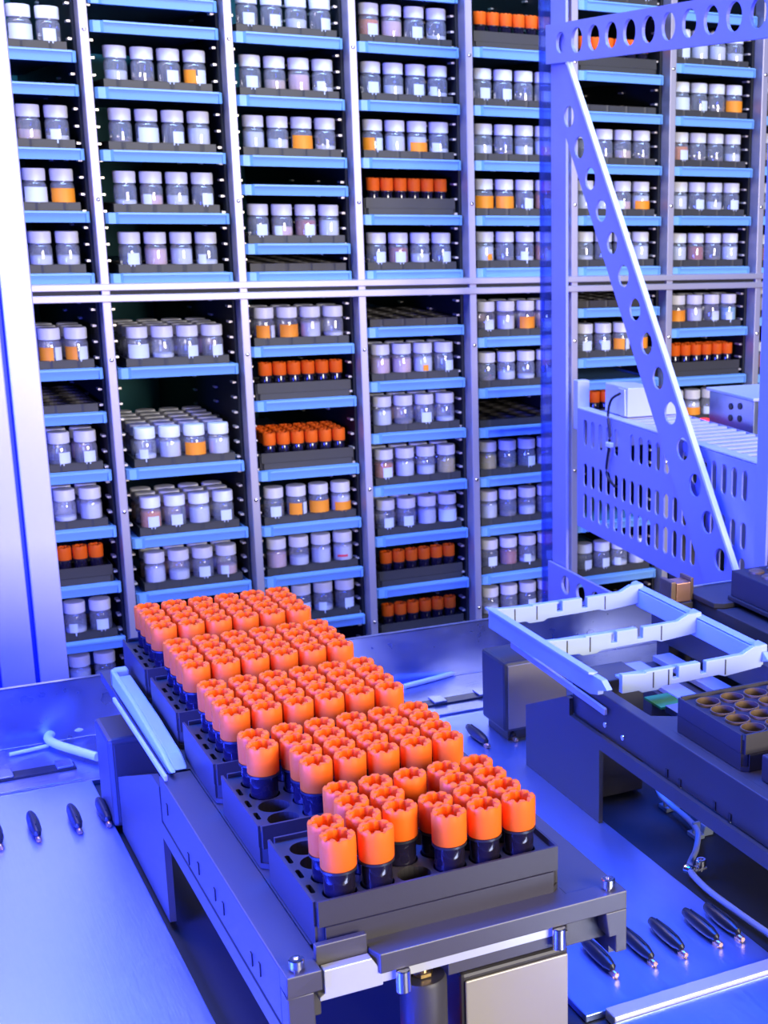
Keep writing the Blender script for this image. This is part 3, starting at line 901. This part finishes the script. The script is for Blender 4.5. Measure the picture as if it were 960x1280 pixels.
holes = []
y = 1.0078
k = 0
while y > .625:
    for zc, h in ((.0453, .0335), (-.0095, .030), (-.0500, .0325)):
        if k == 5 and zc > 0: continue
        holes.append(slot(y, zc, .0108, h, 6))
    y -= .0204; k += 1
bp('side_panel', MB().plate([(1.030, .0725), (1.030, -.0803), (.90, -.0843), (.615, -.094), (.615, .0715)], holes, .0020, yz(.662)), PAINT, .0003)
bp('top_flange', MB().box(.662, .677, .615, 1.030, .0726, .0745), PAINT2, .0004)
bp('far_panel', MB().plate([(1.030, .0725), (1.030, .020), (.615, .020), (.615, .0715)], [slot(1.0 - .0204 * q, .0455, .0105, .034, 6) for q in range(18)], .0020, yz(.765)), PAINT)
bp('end_panel', MB().box(.6645, .7645, 1.026, 1.028, .020, .0685), PAINT)
mb = MB()
for q in range(17):
    yy = .63 + q * .0205
    mb.box(.678, .764, yy, yy + .009, .0700, .0722)
bp('grill', mb, PAINT2)
bp('end_lug', MB().box(.663, .680, 1.0305, 1.043, .045, .108), PAINT2, .001)
t = thing('sensor_wire', 'thin dark wire with white tie hanging down the basket side', 'wire', (.657, .96, .05))
w_ = [at(775, 492, 'x', .657), at(764, 500, 'x', .657), at(760, 520, 'x', .6575), at(762, 550, 'x', .6575), at(758, 590, 'x', .6575), at(768, 608, 'x', .6575)]
obj('wire', MB().tube([p - Vector((.657, .96, .05)) for p in w_], .0016), RUBBER, t)
p = at(762, 556, 'x', .656) - Vector((.657, .96, .05))
obj('tie', MB().box(-.003, .003, -.006, .006, -.003, .003), LABW, t, p, bev=.001)
t = thing('housing_box', 'pale wedge-shaped housing on the basket behind the wire', 'box', (.700, .955, .0752))
mb = MB(); mb.prism([(-.022, 0), (.050, 0), (.050, .012), (.020, .034), (-.006, .036), (-.022, .036)], 'y', -.028, .030)
obj('body', mb, PAINT2, t, bev=.001)
obj('side_cover', MB().prism([(-.026, 0.001), (-.012, .001), (-.008, .034), (-.024, .034)], 'x', -.0245, -.0222), PAINT2, t, bev=.0005)
t = thing('junction_box', 'steel junction box on the right side of the basket', 'box', (.785, .86, -.08))
obj('body', MB().box(.0, .075, -.05, .05, 0, .185), STEEL, t, bev=.001)
obj('lid', MB().box(-.003, .078, -.053, .053, .1852, .189), PAINT2, t, bev=.0008)
for yy, zz in ((-.02, .175), (.0, .172), (-.02, .160), (.0, .158)):
    obj('port', MB().lathe([(.004, -.0012), (.004, -.0002)], 14, (0, yy, zz), 'x'), RUBBER, t)
t = thing('indicator_lamp', 'glowing red lamp strip behind the basket, beside the junction box', 'lamp', (.80, .975, .045))
obj('lens', MB().box(-.02, .03, -.012, .012, 0, .012), REDLED, t, bev=.003)
obj('base', MB().box(-.022, .032, -.014, .014, -.435, -.0003), ANOD, t)

# ------------------------------------------------------------------ silver door profile at the left
D_ = thing('door_profile', 'tall silver door profile with blue seal at the left edge', 'door frame', (-.03, .80, -.39))
obj('inner_profile', MB().box(.0085, .0335, -.012, .012, 0, 1.1), DOOR, D_, bev=.0012)
obj('blue_seal', MB().box(.0045, .0083, -.006, .010, 0, 1.1), BLUEGAP, D_)
obj('outer_profile', MB().box(-.024, .0043, -.012, .012, 0, 1.1), DOOR, D_, bev=.0012)
obj('blue_seal', MB().box(-.0275, -.0242, -.006, .010, 0, 1.1), BLUEGAP, D_)
obj('hinge_profile', MB().box(-.075, -.0277, -.010, .012, 0, 1.1), DOOR, D_, bev=.0012)

# ------------------------------------------------------------------ lights
def area(name, loc, target, size, power, col, sy=None, spread=180):
    l = bpy.data.lights.new(name, 'AREA'); l.energy = power; l.color = col; l.shape = 'RECTANGLE'; l.size = size; l.size_y = sy or size; l.spread = math.radians(spread)
    o = bpy.data.objects.new(name, l); COL.objects.link(o); o.location = loc
    o.rotation_euler = (Vector(target) - Vector(loc)).to_track_quat('-Z', 'Y').to_euler()
    return o


area('front_light', (.95, -1.9, .58), (.45, 1.0, .0), 1.2, 86, (1.0, .93, .88), .7)
area('rack_light', (.15, -.15, 1.15), (.08, .25, 0), .35, .8, (1.0, .82, .66), .35, 60)  # added fill without a fixture, lifts the orange cap tops
area('shelf_light', (.45, .66, 1.25), (.60, 1.3, .12), 1.4, 9, (.36, .56, 1.0), .25, 85)  # unseen fill added to brighten the shelf fronts
area('blue_top_light', (.10, .45, .85), (.10, .15, -.1), .9, 32, (.004, .085, 1.0), .3, 140)
area('blue_left_light', (-.60, .02, .17), (.05, .20, -.03), .5, 27, (.035, .06, 1.0), .2, 120)
area('lavender_back_light', (-.20, 1.05, .85), (-.1, .2, -.1), .5, 4.6, (1.0, .80, .82), .3)  # added so the left deck has pale light to reflect

w = bpy.data.worlds.new('world'); SC.world = w
w.use_nodes = True
w.node_tree.nodes['Background'].inputs[0].default_value = (.015, .10, .60, 1)
w.node_tree.nodes['Background'].inputs[1].default_value = .16

SC.view_settings.view_transform = 'Standard'
SC.view_settings.look = 'None'
SC.view_settings.exposure = 0
SC.view_settings.gamma = 1
SC.view_settings.use_curve_mapping = False
